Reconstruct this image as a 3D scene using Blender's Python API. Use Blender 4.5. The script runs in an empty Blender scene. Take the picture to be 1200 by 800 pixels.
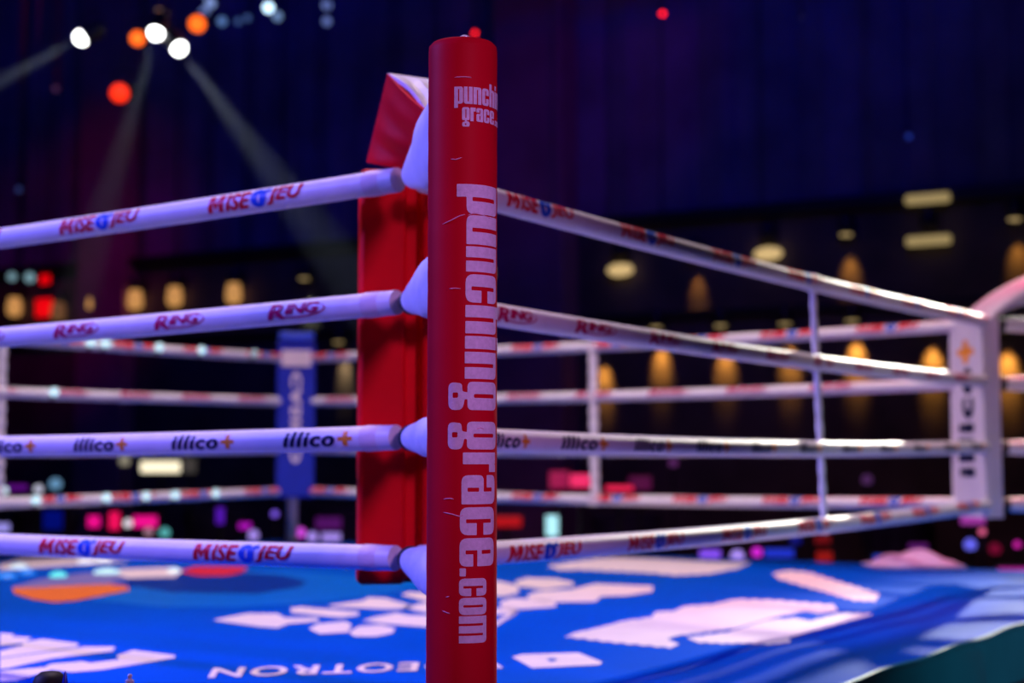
import bpy, bmesh, math, random
from mathutils import Vector, Matrix
random.seed(7)
PI = math.pi
sc = bpy.context.scene
C = sc.collection

# ------------------------------------------------------------------ camera, world, exposure
CZ = 1.709; PITCH = 0.076945; FPX = 1727.1
cam = bpy.data.cameras.new('camera'); cam.sensor_width = 36; cam.lens = 36*FPX/1200
cam.dof.use_dof = True; cam.dof.focus_distance = 2.70; cam.dof.aperture_fstop = 2.15
camo = bpy.data.objects.new('camera', cam); C.objects.link(camo)
camo.location = (0, 0, CZ); camo.rotation_euler = (PI/2+PITCH, 0, 0); sc.camera = camo
sc.view_settings.view_transform = 'Standard'; sc.view_settings.look = 'None'
sc.view_settings.gamma = 1; sc.view_settings.use_curve_mapping = False; sc.view_settings.exposure = 0
w = bpy.data.worlds.new('arena_air'); sc.world = w; w.use_nodes = True
w.node_tree.nodes['Background'].inputs[0].default_value = (.06, .05, .5, 1)
w.node_tree.nodes['Background'].inputs[1].default_value = .004
sc.cycles.use_denoising = True
sc.cycles.max_bounces = 5; sc.cycles.volume_bounces = 0
sc.cycles.sample_clamp_indirect = 3
sc.cycles.caustics_reflective = False; sc.cycles.caustics_refractive = False

LT = []
def spot(name, loc, aim, col, power, deg=60, blend=.5, size=.15):
    l = bpy.data.lights.new(name, 'SPOT'); l.color = col; l.energy = power
    l.spot_size = math.radians(deg); l.spot_blend = blend; l.shadow_soft_size = size
    o = bpy.data.objects.new(name, l); C.objects.link(o); o.location = loc
    o.rotation_euler = (Vector(aim)-Vector(loc)).to_track_quat('-Z', 'Y').to_euler()
    return o
# house rig (all hang above or beside the ring, outside the picture)
spot('ring_wash_light', (-1.3, 6.6, 8.2), (-.9, 6.6, 1.1), (1, .76, .86), 1900, 75, .6, .5)
spot('violet_side_light', (-6.6, 3.55, 5.2), (-1.3, 3.7, 1.8), (.17, .15, 1), 3000, 46, .8, .5)
spot('front_purple_light', (2.4, -2.0, 3.9), (-.1, 2.9, 1.9), (.85, .36, 1), 620, 24, .9, .5)
spot('warm_back_light', (5.3, 13.6, 5.4), (2.45, 5.1, 1.2), (1, .97, .82), 4600, 25, .8, .08)
spot('right_fill_light', (6.5, 1.0, 6.0), (2.2, 7.2, 1.8), (1, .58, .74), 520, 40, .8, .5)
spot('pink_corner_light', (3.5, 9.0, 4.7), (2.6, 7.7, 2.4), (1, .03, .14), 520, 40, .8, .25)
spot('purple_far_light', (-2, 2.0, 7.4), (.6, 9.2, 1.8), (.9, .30, .7), 330, 50, .8, .4)
spot('skirt_teal_light', (4.4, .6, 2.2), (2.1, 5.3, .9), (.45, .9, 1), 170, 34, .8, .08)
spot('wall_blue_light', (1.5, 6.0, 8.6), (.5, 19.5, 7.9), (.0, .0, 1), 700, 80, .9, .5)
spot('wall_blue_left_light', (-6, 9.0, 9.0), (-6.5, 21, 7.0), (.0, .0, 1), 330, 80, .9, .5)
spot('wall_red_light', (-3.5, 12.0, 8.5), (-6.2, 21, 4.6), (1, .0, .06), 420, 26, .9, .3)
spot('wall_violet_light', (2.0, 10.5, 8.5), (.6, 18.0, 6.0), (.7, .0, .4), 90, 34, .8, .3)

# ------------------------------------------------------------------ helpers
def mat(name, col, rough=.5, metal=0, spec=.5, var=.06, nscale=9, bump=0, bscale=40, emit=None, es=0, coat=0, crough=.15, sheen=0):
    m = bpy.data.materials.new(name); m.use_nodes = True; nt = m.node_tree; b = nt.nodes['Principled BSDF']
    b.inputs['Roughness'].default_value = rough; b.inputs['Metallic'].default_value = metal
    b.inputs['Specular IOR Level'].default_value = spec
    b.inputs['Coat Weight'].default_value = coat; b.inputs['Coat Roughness'].default_value = crough
    tc = nt.nodes.new('ShaderNodeTexCoord')
    nz = nt.nodes.new('ShaderNodeTexNoise'); nz.inputs['Scale'].default_value = nscale; nz.inputs['Detail'].default_value = 4
    nt.links.new(tc.outputs['Object'], nz.inputs['Vector'])
    rp = nt.nodes.new('ShaderNodeValToRGB')
    rp.color_ramp.elements[0].position = .3; rp.color_ramp.elements[1].position = .7
    rp.color_ramp.elements[0].color = tuple(c*(1-var) for c in col)+(1,)
    rp.color_ramp.elements[1].color = tuple(min(1, c*(1+var)) for c in col)+(1,)
    nt.links.new(nz.outputs['Fac'], rp.inputs['Fac']); nt.links.new(rp.outputs['Color'], b.inputs['Base Color'])
    if bump:
        n2 = nt.nodes.new('ShaderNodeTexNoise'); n2.inputs['Scale'].default_value = bscale; n2.inputs['Detail'].default_value = 3
        nt.links.new(tc.outputs['Object'], n2.inputs['Vector'])
        bp = nt.nodes.new('ShaderNodeBump'); bp.inputs['Strength'].default_value = 1; bp.inputs['Distance'].default_value = bump
        nt.links.new(n2.outputs['Fac'], bp.inputs['Height']); nt.links.new(bp.outputs['Normal'], b.inputs['Normal'])
    if emit:
        b.inputs['Emission Color'].default_value = tuple(emit)+(1,); b.inputs['Emission Strength'].default_value = es
    return m
_em = {}
def glow(col, s):
    k = (tuple(col), s)
    if k not in _em: _em[k] = mat('lit_lens', [c*.3+.02 for c in col], .4, emit=col, es=s)
    return _em[k]

def thing(name, label, cat, loc=(0, 0, 0), group=None, kind=None):
    o = bpy.data.objects.new(name, None); C.objects.link(o); o.location = loc; o.empty_display_size = .1
    o['label'] = label; o['category'] = cat
    if group: o['group'] = group
    if kind: o['kind'] = kind
    return o
def tag(o, label, cat, group=None):
    o['label'] = label; o['category'] = cat
    if group: o['group'] = group
    return o
def obj(name, bm, mats, parent=None, smooth=True, bevel=0):
    """link a bmesh (world coordinates) as one object; parent = Empty without rotation"""
    me = bpy.data.meshes.new(name)
    bmesh.ops.recalc_face_normals(bm, faces=[f for f in bm.faces if not f.tag])
    if parent is not None:
        bmesh.ops.translate(bm, verts=bm.verts, vec=-parent_world(parent))
    bm.to_mesh(me); bm.free()
    for m in (mats if isinstance(mats, (list, tuple)) else [mats]): me.materials.append(m)
    o = bpy.data.objects.new(name, me); C.objects.link(o)
    if parent is not None: o.parent = parent
    if smooth:
        for p in me.polygons: p.use_smooth = True
        me.set_sharp_from_angle(angle=math.radians(38))
    if bevel:
        b = o.modifiers.new('bevel', 'BEVEL'); b.width = bevel; b.segments = 2; b.limit_method = 'ANGLE'
    return o
def parent_world(p):
    v = Vector((0, 0, 0))
    while p is not None: v += Vector(p.location); p = p.parent
    return v
def struct(name, bm, m, smooth=False):
    o = obj(name, bm, m, None, smooth); o['kind'] = 'structure'; return o
def place_origin(o, loc):
    loc = Vector(loc); o.data.transform(Matrix.Translation(-loc)); o.location = loc; return o

def box(bm, c, s, rz=0, mi=0, rx=0):
    g = bmesh.ops.create_cube(bm, size=1)
    M = Matrix.Translation(c) @ Matrix.Rotation(rz, 4, 'Z') @ Matrix.Rotation(rx, 4, 'X') @ Matrix.Diagonal((s[0], s[1], s[2], 1))
    bmesh.ops.transform(bm, matrix=M, verts=g['verts'])
    for f in {f for v in g['verts'] for f in v.link_faces}: f.material_index = mi
    return g['verts']
def sweep(bm, pts, rads, n=16, cap=True, mi=0, squash=None):
    """tube through pts (world) with a radius each; frame kept upright"""
    pts = [Vector(p) for p in pts]; rings = []
    for i, p in enumerate(pts):
        a = pts[max(i-1, 0)]; b = pts[min(i+1, len(pts)-1)]; t = (b-a).normalized()
        up = Vector((0, 0, 1)) if abs(t.z) < .95 else Vector((0, 1, 0))
        s = t.cross(up).normalized(); u = s.cross(t)
        r = rads[i] if isinstance(rads, (list, tuple)) else rads
        ru, rs = (r, r) if not isinstance(r, tuple) else r
        rings.append([bm.verts.new(p+s*math.cos(2*PI*k/n)*rs+u*math.sin(2*PI*k/n)*ru) for k in range(n)])
    for A, B in zip(rings, rings[1:]):
        for k in range(n):
            f = bm.faces.new((A[k], A[(k+1) % n], B[(k+1) % n], B[k])); f.material_index = mi
    if cap:
        for R_ in (rings[0], rings[-1]):
            f = bm.faces.new(R_); f.material_index = mi
    return rings
def lathe(bm, prof, c=(0, 0, 0), n=32, mi=0, axis=None):
    """prof: (radius, height) pairs round the z axis (or a matrix axis)"""
    M = axis if axis is not None else Matrix.Translation(c); rings = []
    for r, z in prof:
        if r < 1e-5: rings.append([bm.verts.new(M @ Vector((0, 0, z)))])
        else: rings.append([bm.verts.new(M @ Vector((r*math.cos(2*PI*k/n), r*math.sin(2*PI*k/n), z))) for k in range(n)])
    for A, B in zip(rings, rings[1:]):
        for k in range(n):
            a = A[k % len(A)], A[(k+1) % len(A)]; b = B[k % len(B)], B[(k+1) % len(B)]
            vs = []
            for v in (a[0], a[1], b[1], b[0]):
                if v not in vs: vs.append(v)
            if len(vs) > 2:
                f = bm.faces.new(vs); f.material_index = mi
def BM(): return bmesh.new()
def aim_matrix(loc, d): return Matrix.Translation(loc) @ Vector(d).to_track_quat('Z', 'Y').to_matrix().to_4x4()

# ring axes: P near rope corner, R along the right-hand side, L along the left-hand side
th = .5988
P = Vector((-.2415, 3.533, 0)); R = Vector((math.sin(th), math.cos(th), 0)); L = Vector((-math.cos(th), math.sin(th), 0))
S = 4.806; MZ = 1.09
Cc = P+R*S; Kc = P+L*S; Fc = P+R*S+L*S
HZ = [2.374, 2.073, 1.746, 1.458]
def at(px, py, z):
    """a point of the photograph on the horizontal plane z"""
    u = (400-py)/FPX; v = (px-600)/FPX
    d = Vector((v, math.cos(PITCH)-u*math.sin(PITCH), math.sin(PITCH)+u*math.cos(PITCH)))
    return Vector((0, 0, CZ))+d*((z-CZ)/d.z)
def atd(px, py, Y):
    u = (400-py)/FPX; v = (px-600)/FPX
    d = Vector((v, math.cos(PITCH)-u*math.sin(PITCH), math.sin(PITCH)+u*math.cos(PITCH)))
    return Vector((0, 0, CZ))+d*(Y/d.y)

# ------------------------------------------------------------------ flat print shapes (2D curves filled, then mapped)
def fill2d(loops):
    cu = bpy.data.curves.new('t', 'CURVE'); cu.dimensions = '2D'; cu.fill_mode = 'BOTH'
    for lp in loops:
        s = cu.splines.new('POLY'); s.points.add(len(lp)-1)
        for p, q in zip(s.points, lp): p.co = (q[0], q[1], 0, 1)
        s.use_cyclic_u = True
    return _curve_mesh(cu)
def _curve_mesh(cu):
    o = bpy.data.objects.new('t', cu); C.objects.link(o); bpy.context.view_layer.update()
    me = bpy.data.meshes.new_from_object(o.evaluated_get(bpy.context.evaluated_depsgraph_get()))
    bm = BM(); bm.from_mesh(me); bpy.data.objects.remove(o); bpy.data.curves.remove(cu); bpy.data.meshes.remove(me)
    bmesh.ops.remove_doubles(bm, verts=bm.verts, dist=1e-5)
    return bm
def text2d(s, bold=.02, spacing=1.0, shear=0):
    cu = bpy.data.curves.new('t', 'FONT'); cu.body = s; cu.offset = bold; cu.space_character = spacing; cu.shear = shear
    cu.resolution_u = 3; cu.offset = min(bold, .012)
    b1 = _curve_mesh(cu)
    if bold <= .012: return b1
    me = bpy.data.meshes.new('t'); b1.to_mesh(me); k = bold*.9
    for lv, (dx, dy) in enumerate(((-k, 0), (k, 0), (0, k*.6), (0, -k*.6))):
        n0 = len(b1.verts); b1.from_mesh(me); b1.verts.ensure_lookup_table()
        for v in b1.verts[n0:]: v.co.x += dx; v.co.y += dy; v.co.z = (lv+1)*.00025
    bpy.data.meshes.remove(me); return b1
def fit(bm, x0, x1, y0, y1):
    xs = [v.co.x for v in bm.verts]; ys = [v.co.y for v in bm.verts]
    a, b, c, d = min(xs), max(xs), min(ys), max(ys)
    for v in bm.verts: v.co = Vector((x0+(v.co.x-a)/(b-a)*(x1-x0), y0+(v.co.y-c)/(d-c)*(y1-y0), v.co.z))
    return bm
def cutgrid(bm, dx=None, dy=None):
    for ax, d in ((0, dx), (1, dy)):
        if not d: continue
        vs = [v.co[ax] for v in bm.verts]; a, b = min(vs), max(vs); n = int((b-a)/d)
        for i in range(1, n+1):
            co = [0, 0, 0]; co[ax] = a+(b-a)*i/(n+1); no = [0, 0, 0]; no[ax] = 1
            bmesh.ops.bisect_plane(bm, geom=bm.verts[:]+bm.edges[:]+bm.faces[:], plane_co=co, plane_no=no)
    return bm
def merge(dst, src, fn, mi, outward=None):
    """map 2D src through fn(x, y) -> point and add it to dst with a material index; faces keep their winding"""
    mp = {}
    for v in src.verts:
        q = fn(v.co.x, v.co.y)
        if v.co.z and outward is not None: q = q+outward(q).normalized()*v.co.z
        mp[v] = dst.verts.new(q)
    for f in src.faces:
        try: g = dst.faces.new([mp[v] for v in f.verts])
        except ValueError: continue
        g.material_index = mi; g.tag = True; g.normal_update()
        if outward is not None and g.normal.dot(outward(g.calc_center_median())) < 0: g.normal_flip()
    src.free()

def rounded(poly):
    """poly: (x, y[, r]) corners -> outline with rounded corners"""
    out = []; n = len(poly)
    for i in range(n):
        q = poly[i]; r = q[2] if len(q) > 2 else .03
        p = Vector(q[:2]); a = Vector(poly[i-1][:2]); b = Vector(poly[(i+1) % n][:2])
        da = (a-p); db = (b-p); r = min(r, da.length*.49, db.length*.49)
        p0 = p+da.normalized()*r; p1 = p+db.normalized()*r
        for k in range(5):
            t = k/4; out.append(tuple(p0*(1-t)**2+p*2*t*(1-t)+p1*t*t))
    return out
H = 1.5; s_ = .43; t_ = .57; A_ = 2.0; g2 = .22
def rect(x0, y0, x1, y1, r=.04): return [(x0, y0, r), (x1, y0, r), (x1, y1, r), (x0, y1, r)]
GL = {
 'n': (1, [[(0, 0), (s_, 0), (s_, H-g2), (t_, H-g2), (t_, 0), (1, 0), (1, H, .25), (0, H)]]),
 'u': (1, [[(0, H), (s_, H), (s_, g2), (t_, g2), (t_, H), (1, H), (1, 0), (0, 0, .25)]]),
 'h': (1, [[(0, 0), (s_, 0), (s_, H-g2), (t_, H-g2), (t_, 0), (1, 0), (1, H, .25), (s_, H), (s_, A_), (0, A_)]]),
 'i': (s_, [[(0, 0), (s_, 0), (s_, H), (0, H)], rect(0, H+.1, s_, A_)]),
 'p': (1, [[(0, -.36), (s_, -.36), (s_, 0), (1, 0, .25), (1, H, .25), (0, H)], rect(s_, g2, t_, H-g2)]),
 'c': (1, [[(0, 0, .3), (1, 0, .3), (1, .62), (t_, .62), (t_, g2), (s_, g2), (s_, H-g2), (t_, H-g2), (t_, .9), (1, .9), (1, H, .3), (0, H, .3)]]),
 'e': (1, [[(0, 0, .3), (1, 0, .3), (1, .5), (t_, .5), (t_, g2), (s_, g2), (s_, .66), (1, .66), (1, H, .3), (0, H, .3)], rect(s_, .84, t_, H-g2)]),
 'a': (1, [[(0, 0, .25), (1, 0), (1, H, .3), (0, H, .25), (0, H-.5), (s_, H-.5), (s_, H-g2), (t_, H-g2), (t_, .86), (0, .86, .2)], rect(s_, g2, t_, .66)]),
 'o': (1, [[(0, 0, .3), (1, 0, .3), (1, H, .3), (0, H, .3)], rect(s_, g2, t_, H-g2, .06)]),
 'r': (.72, [[(0, 0), (s_, 0), (s_, H-.42), (.72, H-.42), (.72, H), (s_+.04, H), (s_, H-.06), (s_-.02, H), (0, H)]]),
 'm': (1.57, [[(0, 0), (s_, 0), (s_, H-g2), (t_, H-g2), (t_, 0), (1, 0), (1, H-g2), (1.14, H-g2), (1.14, 0), (1.57, 0), (1.57, H, .25), (0, H)]]),
 'g': (1, [[(0, .08, .3), (.38, .08, .04), (.34, -.1, .06), (.06, -.12, .1), (0, -.62, .25), (1, -.62, .25), (1, -.1, .22), (.62, -.02, .04), (.62, .08, .04), (1, .08, .3), (1, H, .3), (0, H, .3)],
           rect(s_, .32, t_, H-g2, .06), rect(s_-.05, -.46, t_, -.26, .05)]),
 '.': (.3, [rect(0, 0, .3, .3)]),
}
def glyph(ch): return GL[ch][0], fill2d([rounded(p) for p in GL[ch][1]])

# ------------------------------------------------------------------ materials
ORD = 'first second third fourth fifth sixth seventh eighth ninth tenth eleventh twelfth thirteenth fourteenth fifteenth sixteenth'.split()
M_wall = mat('dark_wall_panel', (.10, .075, .065), .8, var=.35, nscale=1.5, bump=.01, bscale=6)
M_drape = mat('navy_drape', (.16, .16, .22), .9, var=.3, nscale=1.2)
M_pillar = mat('maroon_pillar', (.30, .12, .20), .85, var=.2, nscale=1.5)
M_floor = mat('arena_floor', (.03, .03, .035), .5, var=.3, nscale=2)
M_ceil = mat('black_ceiling', (.02, .02, .025), .9)
M_black = mat('black_metal', (.012, .012, .014), .45, var=.2, nscale=20)
M_plast = mat('black_plastic', (.010, .010, .012), .6, spec=.2, var=.2, nscale=30)
M_chrome = mat('chrome', (.7, .7, .72), .3, .3, var=.05)
M_red = mat('red_vinyl', (.60, .0012, .018), .55, spec=.06, var=.05, nscale=5, bump=.0008, bscale=7)
M_redpad = mat('red_pad_vinyl', (.80, .001, .010), .6, spec=.08, var=.06, nscale=6, bump=.004, bscale=9)
M_print = mat('lilac_print', (.74, .60, .80), .5, spec=.2, var=.10, nscale=120, bump=.0006, bscale=300)
M_rope = mat('white_rope_sleeve', (.80, .78, .80), .42, spec=.3, var=.04, nscale=14, bump=.0015, bscale=22, coat=.06, crough=.3)
M_lred = mat('red_logo_print', (.72, .01, .03), .4, spec=.12)
M_lmag = mat('magenta_logo_print', (.55, .008, .10), .4, spec=.12)
M_lblue = mat('blue_logo_print', (.02, .10, .60), .4, spec=.12)
M_lnavy = mat('navy_logo_print', (.010, .012, .05), .4, spec=.12)
M_lor = mat('orange_logo_print', (.85, .30, .03), .4, spec=.12)
M_tape = mat('pinkish_tape', (.74, .62, .66), .6, bump=.002, bscale=60)
M_sock = mat('white_padded_cloth', (.82, .80, .84), .6, bump=.006, bscale=16)
M_strap = mat('black_strap', (.01, .01, .012), .7, bump=.001, bscale=120)
M_canvas = mat('blue_canvas', (.0, .085, .58), .6, spec=.02, var=.05, nscale=2.5, bump=.002, bscale=5)
M_canvas2 = mat('pale_blue_canvas_print', (.0, .15, .68), .42, spec=.05, var=.05)
M_canvas3 = mat('dark_blue_canvas_print', (.0, .035, .32), .42, spec=.05, var=.05)
M_cgrey = mat('dull_green_canvas_print', (.22, .20, .50), .6, spec=.05)
M_cwhite = mat('white_canvas_print', (.90, .80, .80), .55, spec=.2, var=.05, nscale=8)
M_corange = mat('orange_canvas_print', (.95, .20, .02), .5)
M_cred = mat('red_canvas_print', (.75, .01, .04), .5)
M_skirt = mat('teal_apron_cloth', (.01, .20, .32), .6, var=.12, nscale=3, bump=.004, bscale=4)
M_bluepad = mat('blue_pad_vinyl', (.01, .03, .45), .45, var=.1, bump=.003, bscale=9)
M_whitepad = mat('white_pad_vinyl', (.72, .66, .76), .45, var=.04, bump=.003, bscale=9)
M_towel = mat('pale_towel', (.70, .55, .85), .9, bump=.01, bscale=20)
M_cloth = mat('dark_table_cloth', (.05, .03, .10), .9, bump=.01, bscale=8)

# ------------------------------------------------------------------ the hall
WA = Vector((-16.6, 26.9, 0)); WB = Vector((14.2, 10.05, 0)); WD = (WB-WA).normalized(); WN = Vector((WD.y, -WD.x, 0))   # WN points to the camera side
if WN.y > 0: WN = -WN
def wallpt(px, py):
    """point on the back wall seen at a pixel"""
    u = (400-py)/FPX; v = (px-600)/FPX
    d = Vector((v, math.cos(PITCH)-u*math.sin(PITCH), math.sin(PITCH)+u*math.cos(PITCH)))
    t = WA.dot(WN)/d.dot(WN); return Vector((0, 0, CZ))+d*t
WR = math.atan2(WD.y, WD.x)
bm = BM(); box(bm, (0, 10, -.05), (60, 50, .1)); struct('floor', bm, M_floor)
bm = BM(); box(bm, (0, 10, 11.05), (60, 50, .1)); struct('ceiling', bm, M_ceil)
mid = (WA+WB)/2; WL = (WB-WA).length
bm = BM(); box(bm, mid-WN*.15+Vector((0, 0, 2.2)), (WL, .3, 4.4), WR)
struct('wall_back', bm, M_wall)
bm = BM(); N = 400; rows = []                     # gathered upper drape above the panelling
for z in (4.4, 11):
    rows.append([bm.verts.new(WA+WD*(WL*i/N)+WN*(.06*math.sin(i*.9)+.03*math.sin(i*2.3)-.12)+Vector((0, 0, z))) for i in range(N+1)])
for i in range(N): bm.faces.new((rows[0][i], rows[0][i+1], rows[1][i+1], rows[1][i]))
ext = bmesh.ops.extrude_face_region(bm, geom=bm.faces[:]); bmesh.ops.translate(bm, verts=[v for v in ext['geom'] if isinstance(v, bmesh.types.BMVert)], vec=-WN*.1)
struct('wall_back_drape', bm, M_drape, True)
bm = BM(); box(bm, mid+WN*.08+Vector((0, 0, 4.42)), (WL, .16, .12), WR); struct('trim_1', bm, M_black)
bm = BM(); box(bm, mid+WN*.05+Vector((0, 0, 3.3)), (WL, .1, .08), WR); struct('trim_2', bm, M_black)
def side_wall(name, a, b):
    d = (b-a); bm = BM(); box(bm, (a+b)/2+Vector((0, 0, 5.5)), (d.length, .3, 11), math.atan2(d.y, d.x)); struct(name, bm, M_wall)
side_wall('wall_left', Vector((-16.6, -14, 0)), Vector((-16.6, 27, 0)))
side_wall('wall_right', Vector((14.3, -14, 0)), Vector((14.3, 10.3, 0)))
# two square pillars standing against the back wall
def pillar(n, px0, px1, m, z0, z1, dep):
    a = wallpt(px0, 300); b = wallpt(px1, 300); a.z = b.z = 0
    bm = BM(); box(bm, (a+b)/2+WN*dep/2+Vector((0, 0, (z0+z1)/2)), ((b-a).length, dep, z1-z0), WR)
    box(bm, (a+b)/2+WN*(dep/2)+Vector((0, 0, z0+.06)), ((b-a).length+.08, dep+.08, .12), WR)
    o = struct('wall_pillar_%d' % n, bm, m)
pillar(1, 592, 668, M_pillar, 0, 11, .30)
pillar(2, 106, 160, M_pillar, 0, 11, .25)
pillar(3, 668, 677, M_pillar, 0, 11, .42)

# ------------------------------------------------------------------ ring platform: canvas with its printing, and the skirt
OV = .63
ring = thing('boxing_ring_platform', 'raised boxing ring floor in bright blue printed canvas with a teal skirt', 'boxing ring', tuple((P+Fc)/2))
bm = BM(); n = 90
E0 = P-(R+L)*OV; SS = S+2*OV
def edge_h(a, b):
    """canvas height: flat inside the ropes, loose folds on the apron"""
    d = min(a, b, SS-a, SS-b)
    k = max(0, 1-d/.62)
    f = k*(1-k)*.030*(math.sin(a*3.1+b*1.7)+.6*math.sin(a*6.7-b*4.1+1))
    f += -.010*max(0, 1-d/.12)
    return f
gv = [[None]*(n+1) for _ in range(n+1)]
def gs(i):                                          # denser towards the edges
    t = i/n; return SS*(t+.12*math.sin(2*PI*t)*-1/1.0*.9) if False else SS*t
for i in range(n+1):
    for j in range(n+1):
        a, b = gs(i), gs(j); gv[i][j] = bm.verts.new(E0+R*a+L*b+Vector((0, 0, MZ+edge_h(a, b))))
for i in range(n):
    for j in range(n): bm.faces.new((gv[i][j], gv[i+1][j], gv[i+1][j+1], gv[i][j+1]))
CM = [M_canvas, M_cwhite, M_corange, M_cred, M_canvas2, M_canvas3, M_cgrey]
UPV = lambda c: Vector((0, 0, 1))
def canvas_h(p):
    q = p-E0; a, b = q.dot(R), q.dot(L); return MZ+edge_h(a, b)
def decal(pts, mi, lift=.0015, rag=0):
    """print traced as an outline in the photograph, laid flat on the canvas plane"""
    if rag:
        o_ = []
        for k in range(len(pts)):
            a_, b_ = Vector(pts[k]), Vector(pts[(k+1) % len(pts)]); m_ = max(1, int((b_-a_).length/rag))
            for j in range(m_):
                o_.append(tuple(a_.lerp(b_, j/m_))); 
                if m_ > 1: o_.append(tuple(a_.lerp(b_, (j+.6)/m_)+Vector((rag*.25, -1.3))))
        pts = o_
    w3 = [at(x, y, MZ) for x, y in pts]
    q = [((p-P).dot(R), (p-P).dot(L)) for p in w3]
    b2 = cutgrid(fill2d([q]), .12, .12)
    def f(x, y):
        p = P+R*x+L*y; p.z = canvas_h(p)+lift; return p
    merge(bm, b2, f, mi, UPV)
# ring-centre roundel
def ellip(cx, cy, r, a0=0, a1=360, r2=None):
    pts = [(cx+r*math.cos(math.radians(a)), cy+r*math.sin(math.radians(a))) for a in [a0+(a1-a0)*k/60 for k in range(61)]]
    if r2: pts += [(cx+r2*math.cos(math.radians(a)), cy+r2*math.sin(math.radians(a))) for a in [a1+(a0-a1)*k/60 for k in range(61)]]
    return pts
def decal_rl(q, mi, lift):
    b2 = cutgrid(fill2d([q]), .2, .2)
    merge(bm, b2, lambda x, y: P+R*x+L*y+Vector((0, 0, MZ+lift)), mi, UPV)
decal([(100, 702), (190, 711), (280, 711), (380, 705), (460, 694), (500, 686), (500, 678), (430, 676), (330, 668), (230, 668), (150, 690)], 4, .0008)
decal([(150, 686), (200, 694), (300, 696), (352, 688), (360, 681), (330, 674), (230, 668), (170, 670), (140, 676)], 5, .0014)
decal([(14, 688), (20, 694), (75, 690), (135, 688), (130, 682), (150, 679), (150, 672), (100, 671), (45, 679)], 6, .0018)
decal([(14, 689), (17, 696), (40, 703), (62, 706), (90, 704), (120, 698), (152, 692), (149, 687), (130, 685), (75, 687), (38, 689)], 2, .003)
decal([(140, 667), (200, 665), (215, 668), (205, 676), (150, 678), (138, 673)], 1, .0022)
decal([(0, 661), (30, 656), (100, 654), (155, 658), (120, 660), (60, 664), (0, 668)], 1, .0022)
decal([(210, 670), (228, 664), (290, 664), (286, 670), (265, 675), (232, 675)], 3, .003)
# blocky word at the lower left
decal([(0, 742), (16, 743), (14, 746), (37, 747), (30, 752), (50, 749), (92, 754), (90, 758), (0, 771), (0, 763), (28, 756), (26, 754), (0, 757)], 1)
decal([(0, 772), (100, 758), (135, 758), (132, 763), (60, 772), (10, 783), (0, 784)], 1)
decal([(88, 776), (96, 775), (106, 777), (140, 773), (137, 768), (156, 762), (205, 768), (205, 771), (120, 785), (84, 788), (60, 785), (20, 796), (0, 797), (0, 786), (52, 782), (60, 778)], 1)
# word made of slanting strokes left of the post and its right half beyond the post
decal([(250, 727), (262, 724), (290, 719), (325, 719), (334, 724), (372, 724), (374, 728), (338, 731), (325, 736), (300, 734)], 1)
decal([(340, 713), (352, 711), (420, 717), (420, 721), (400, 724), (342, 718)], 1)
decal([(386, 709), (425, 704), (432, 700), (452, 701), (484, 710), (480, 713), (455, 714), (388, 711)], 1)
decal([(470, 697), (480, 694), (520, 696), (540, 700), (535, 705), (500, 705)], 1)
decal([(362, 737), (372, 731), (405, 728), (412, 732), (408, 741), (375, 743)], 1)
decal([(409, 741), (420, 734), (445, 732), (463, 736), (460, 742), (440, 746), (415, 746)], 1)
decal([(425, 727), (440, 723), (465, 718), (478, 721), (520, 721), (518, 730), (500, 735), (450, 731)], 1)
decal([(470, 712), (500, 706), (540, 710), (560, 716), (540, 722), (500, 718)], 1)
decal([(505, 742), (540, 733), (575, 732), (605, 714), (606, 718), (570, 741), (540, 744)], 1)
decal([(545, 684), (585, 681), (607, 686), (608, 695), (590, 699), (560, 697)], 1)
decal([(604, 681), (618, 677), (650, 678), (672, 682), (672, 686), (640, 691), (606, 687)], 1)
decal([(618, 697), (630, 693), (668, 691), (698, 684), (765, 687), (765, 693), (735, 698), (704, 699), (698, 705), (640, 706), (620, 702)], 1)
decal([(586, 705), (600, 701), (620, 702), (650, 706), (652, 711), (612, 714), (588, 713)], 1)
decal([(570, 713), (600, 712), (607, 716), (600, 720), (572, 720)], 1)
# long line far across the canvas
decal([(640, 663), (660, 660), (690, 656), (722, 652), (800, 656), (880, 660), (862, 667), (830, 673), (790, 675), (760, 672), (672, 668), (655, 668)], 1, rag=12)
decal([(905, 672), (920, 669), (945, 671), (1000, 688), (1030, 697), (1025, 705), (1000, 704), (950, 690), (915, 680)], 1, rag=10)
# big script on the right
decal([(661, 747), (672, 742), (700, 736), (730, 728), (763, 724), (768, 717), (790, 716), (800, 711), (832, 709), (860, 703), (905, 704), (978, 710), (982, 716), (960, 719), (945, 716), (905, 724), (860, 737), (790, 746), (782, 749), (796, 755), (785, 760), (720, 754)], 1, rag=14)
decal([(805, 748), (850, 742), (900, 727), (935, 725), (950, 728), (985, 719), (1022, 720), (1000, 726), (975, 733), (945, 741), (925, 748), (926, 757), (900, 760), (870, 756), (820, 754)], 1, .0022, rag=12)
# emblem tile and VIDEOTRON, read from the far side
decal([(600, 770), (612, 767), (678, 765), (706, 776), (703, 779), (624, 783)], 1)
decal([(640, 773), (648, 772), (654, 774), (646, 776)], 4, .0035)
c00 = at(592, 773.5, MZ); c10 = at(250, 783.5, MZ); c01 = at(590, 783.5, MZ); c11 = at(243, 795, MZ)
tb = cutgrid(fit(text2d('VIDEOTRON', .018, 1.15), 0, 1, 0, 1), .06, .3)
merge(bm, tb, lambda x, y: (c00*(1-x)+c10*x)*(1-y)+(c01*(1-x)+c11*x)*y+Vector((0, 0, .002)), 1, UPV)
obj('canvas', bm, CM, ring)
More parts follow.
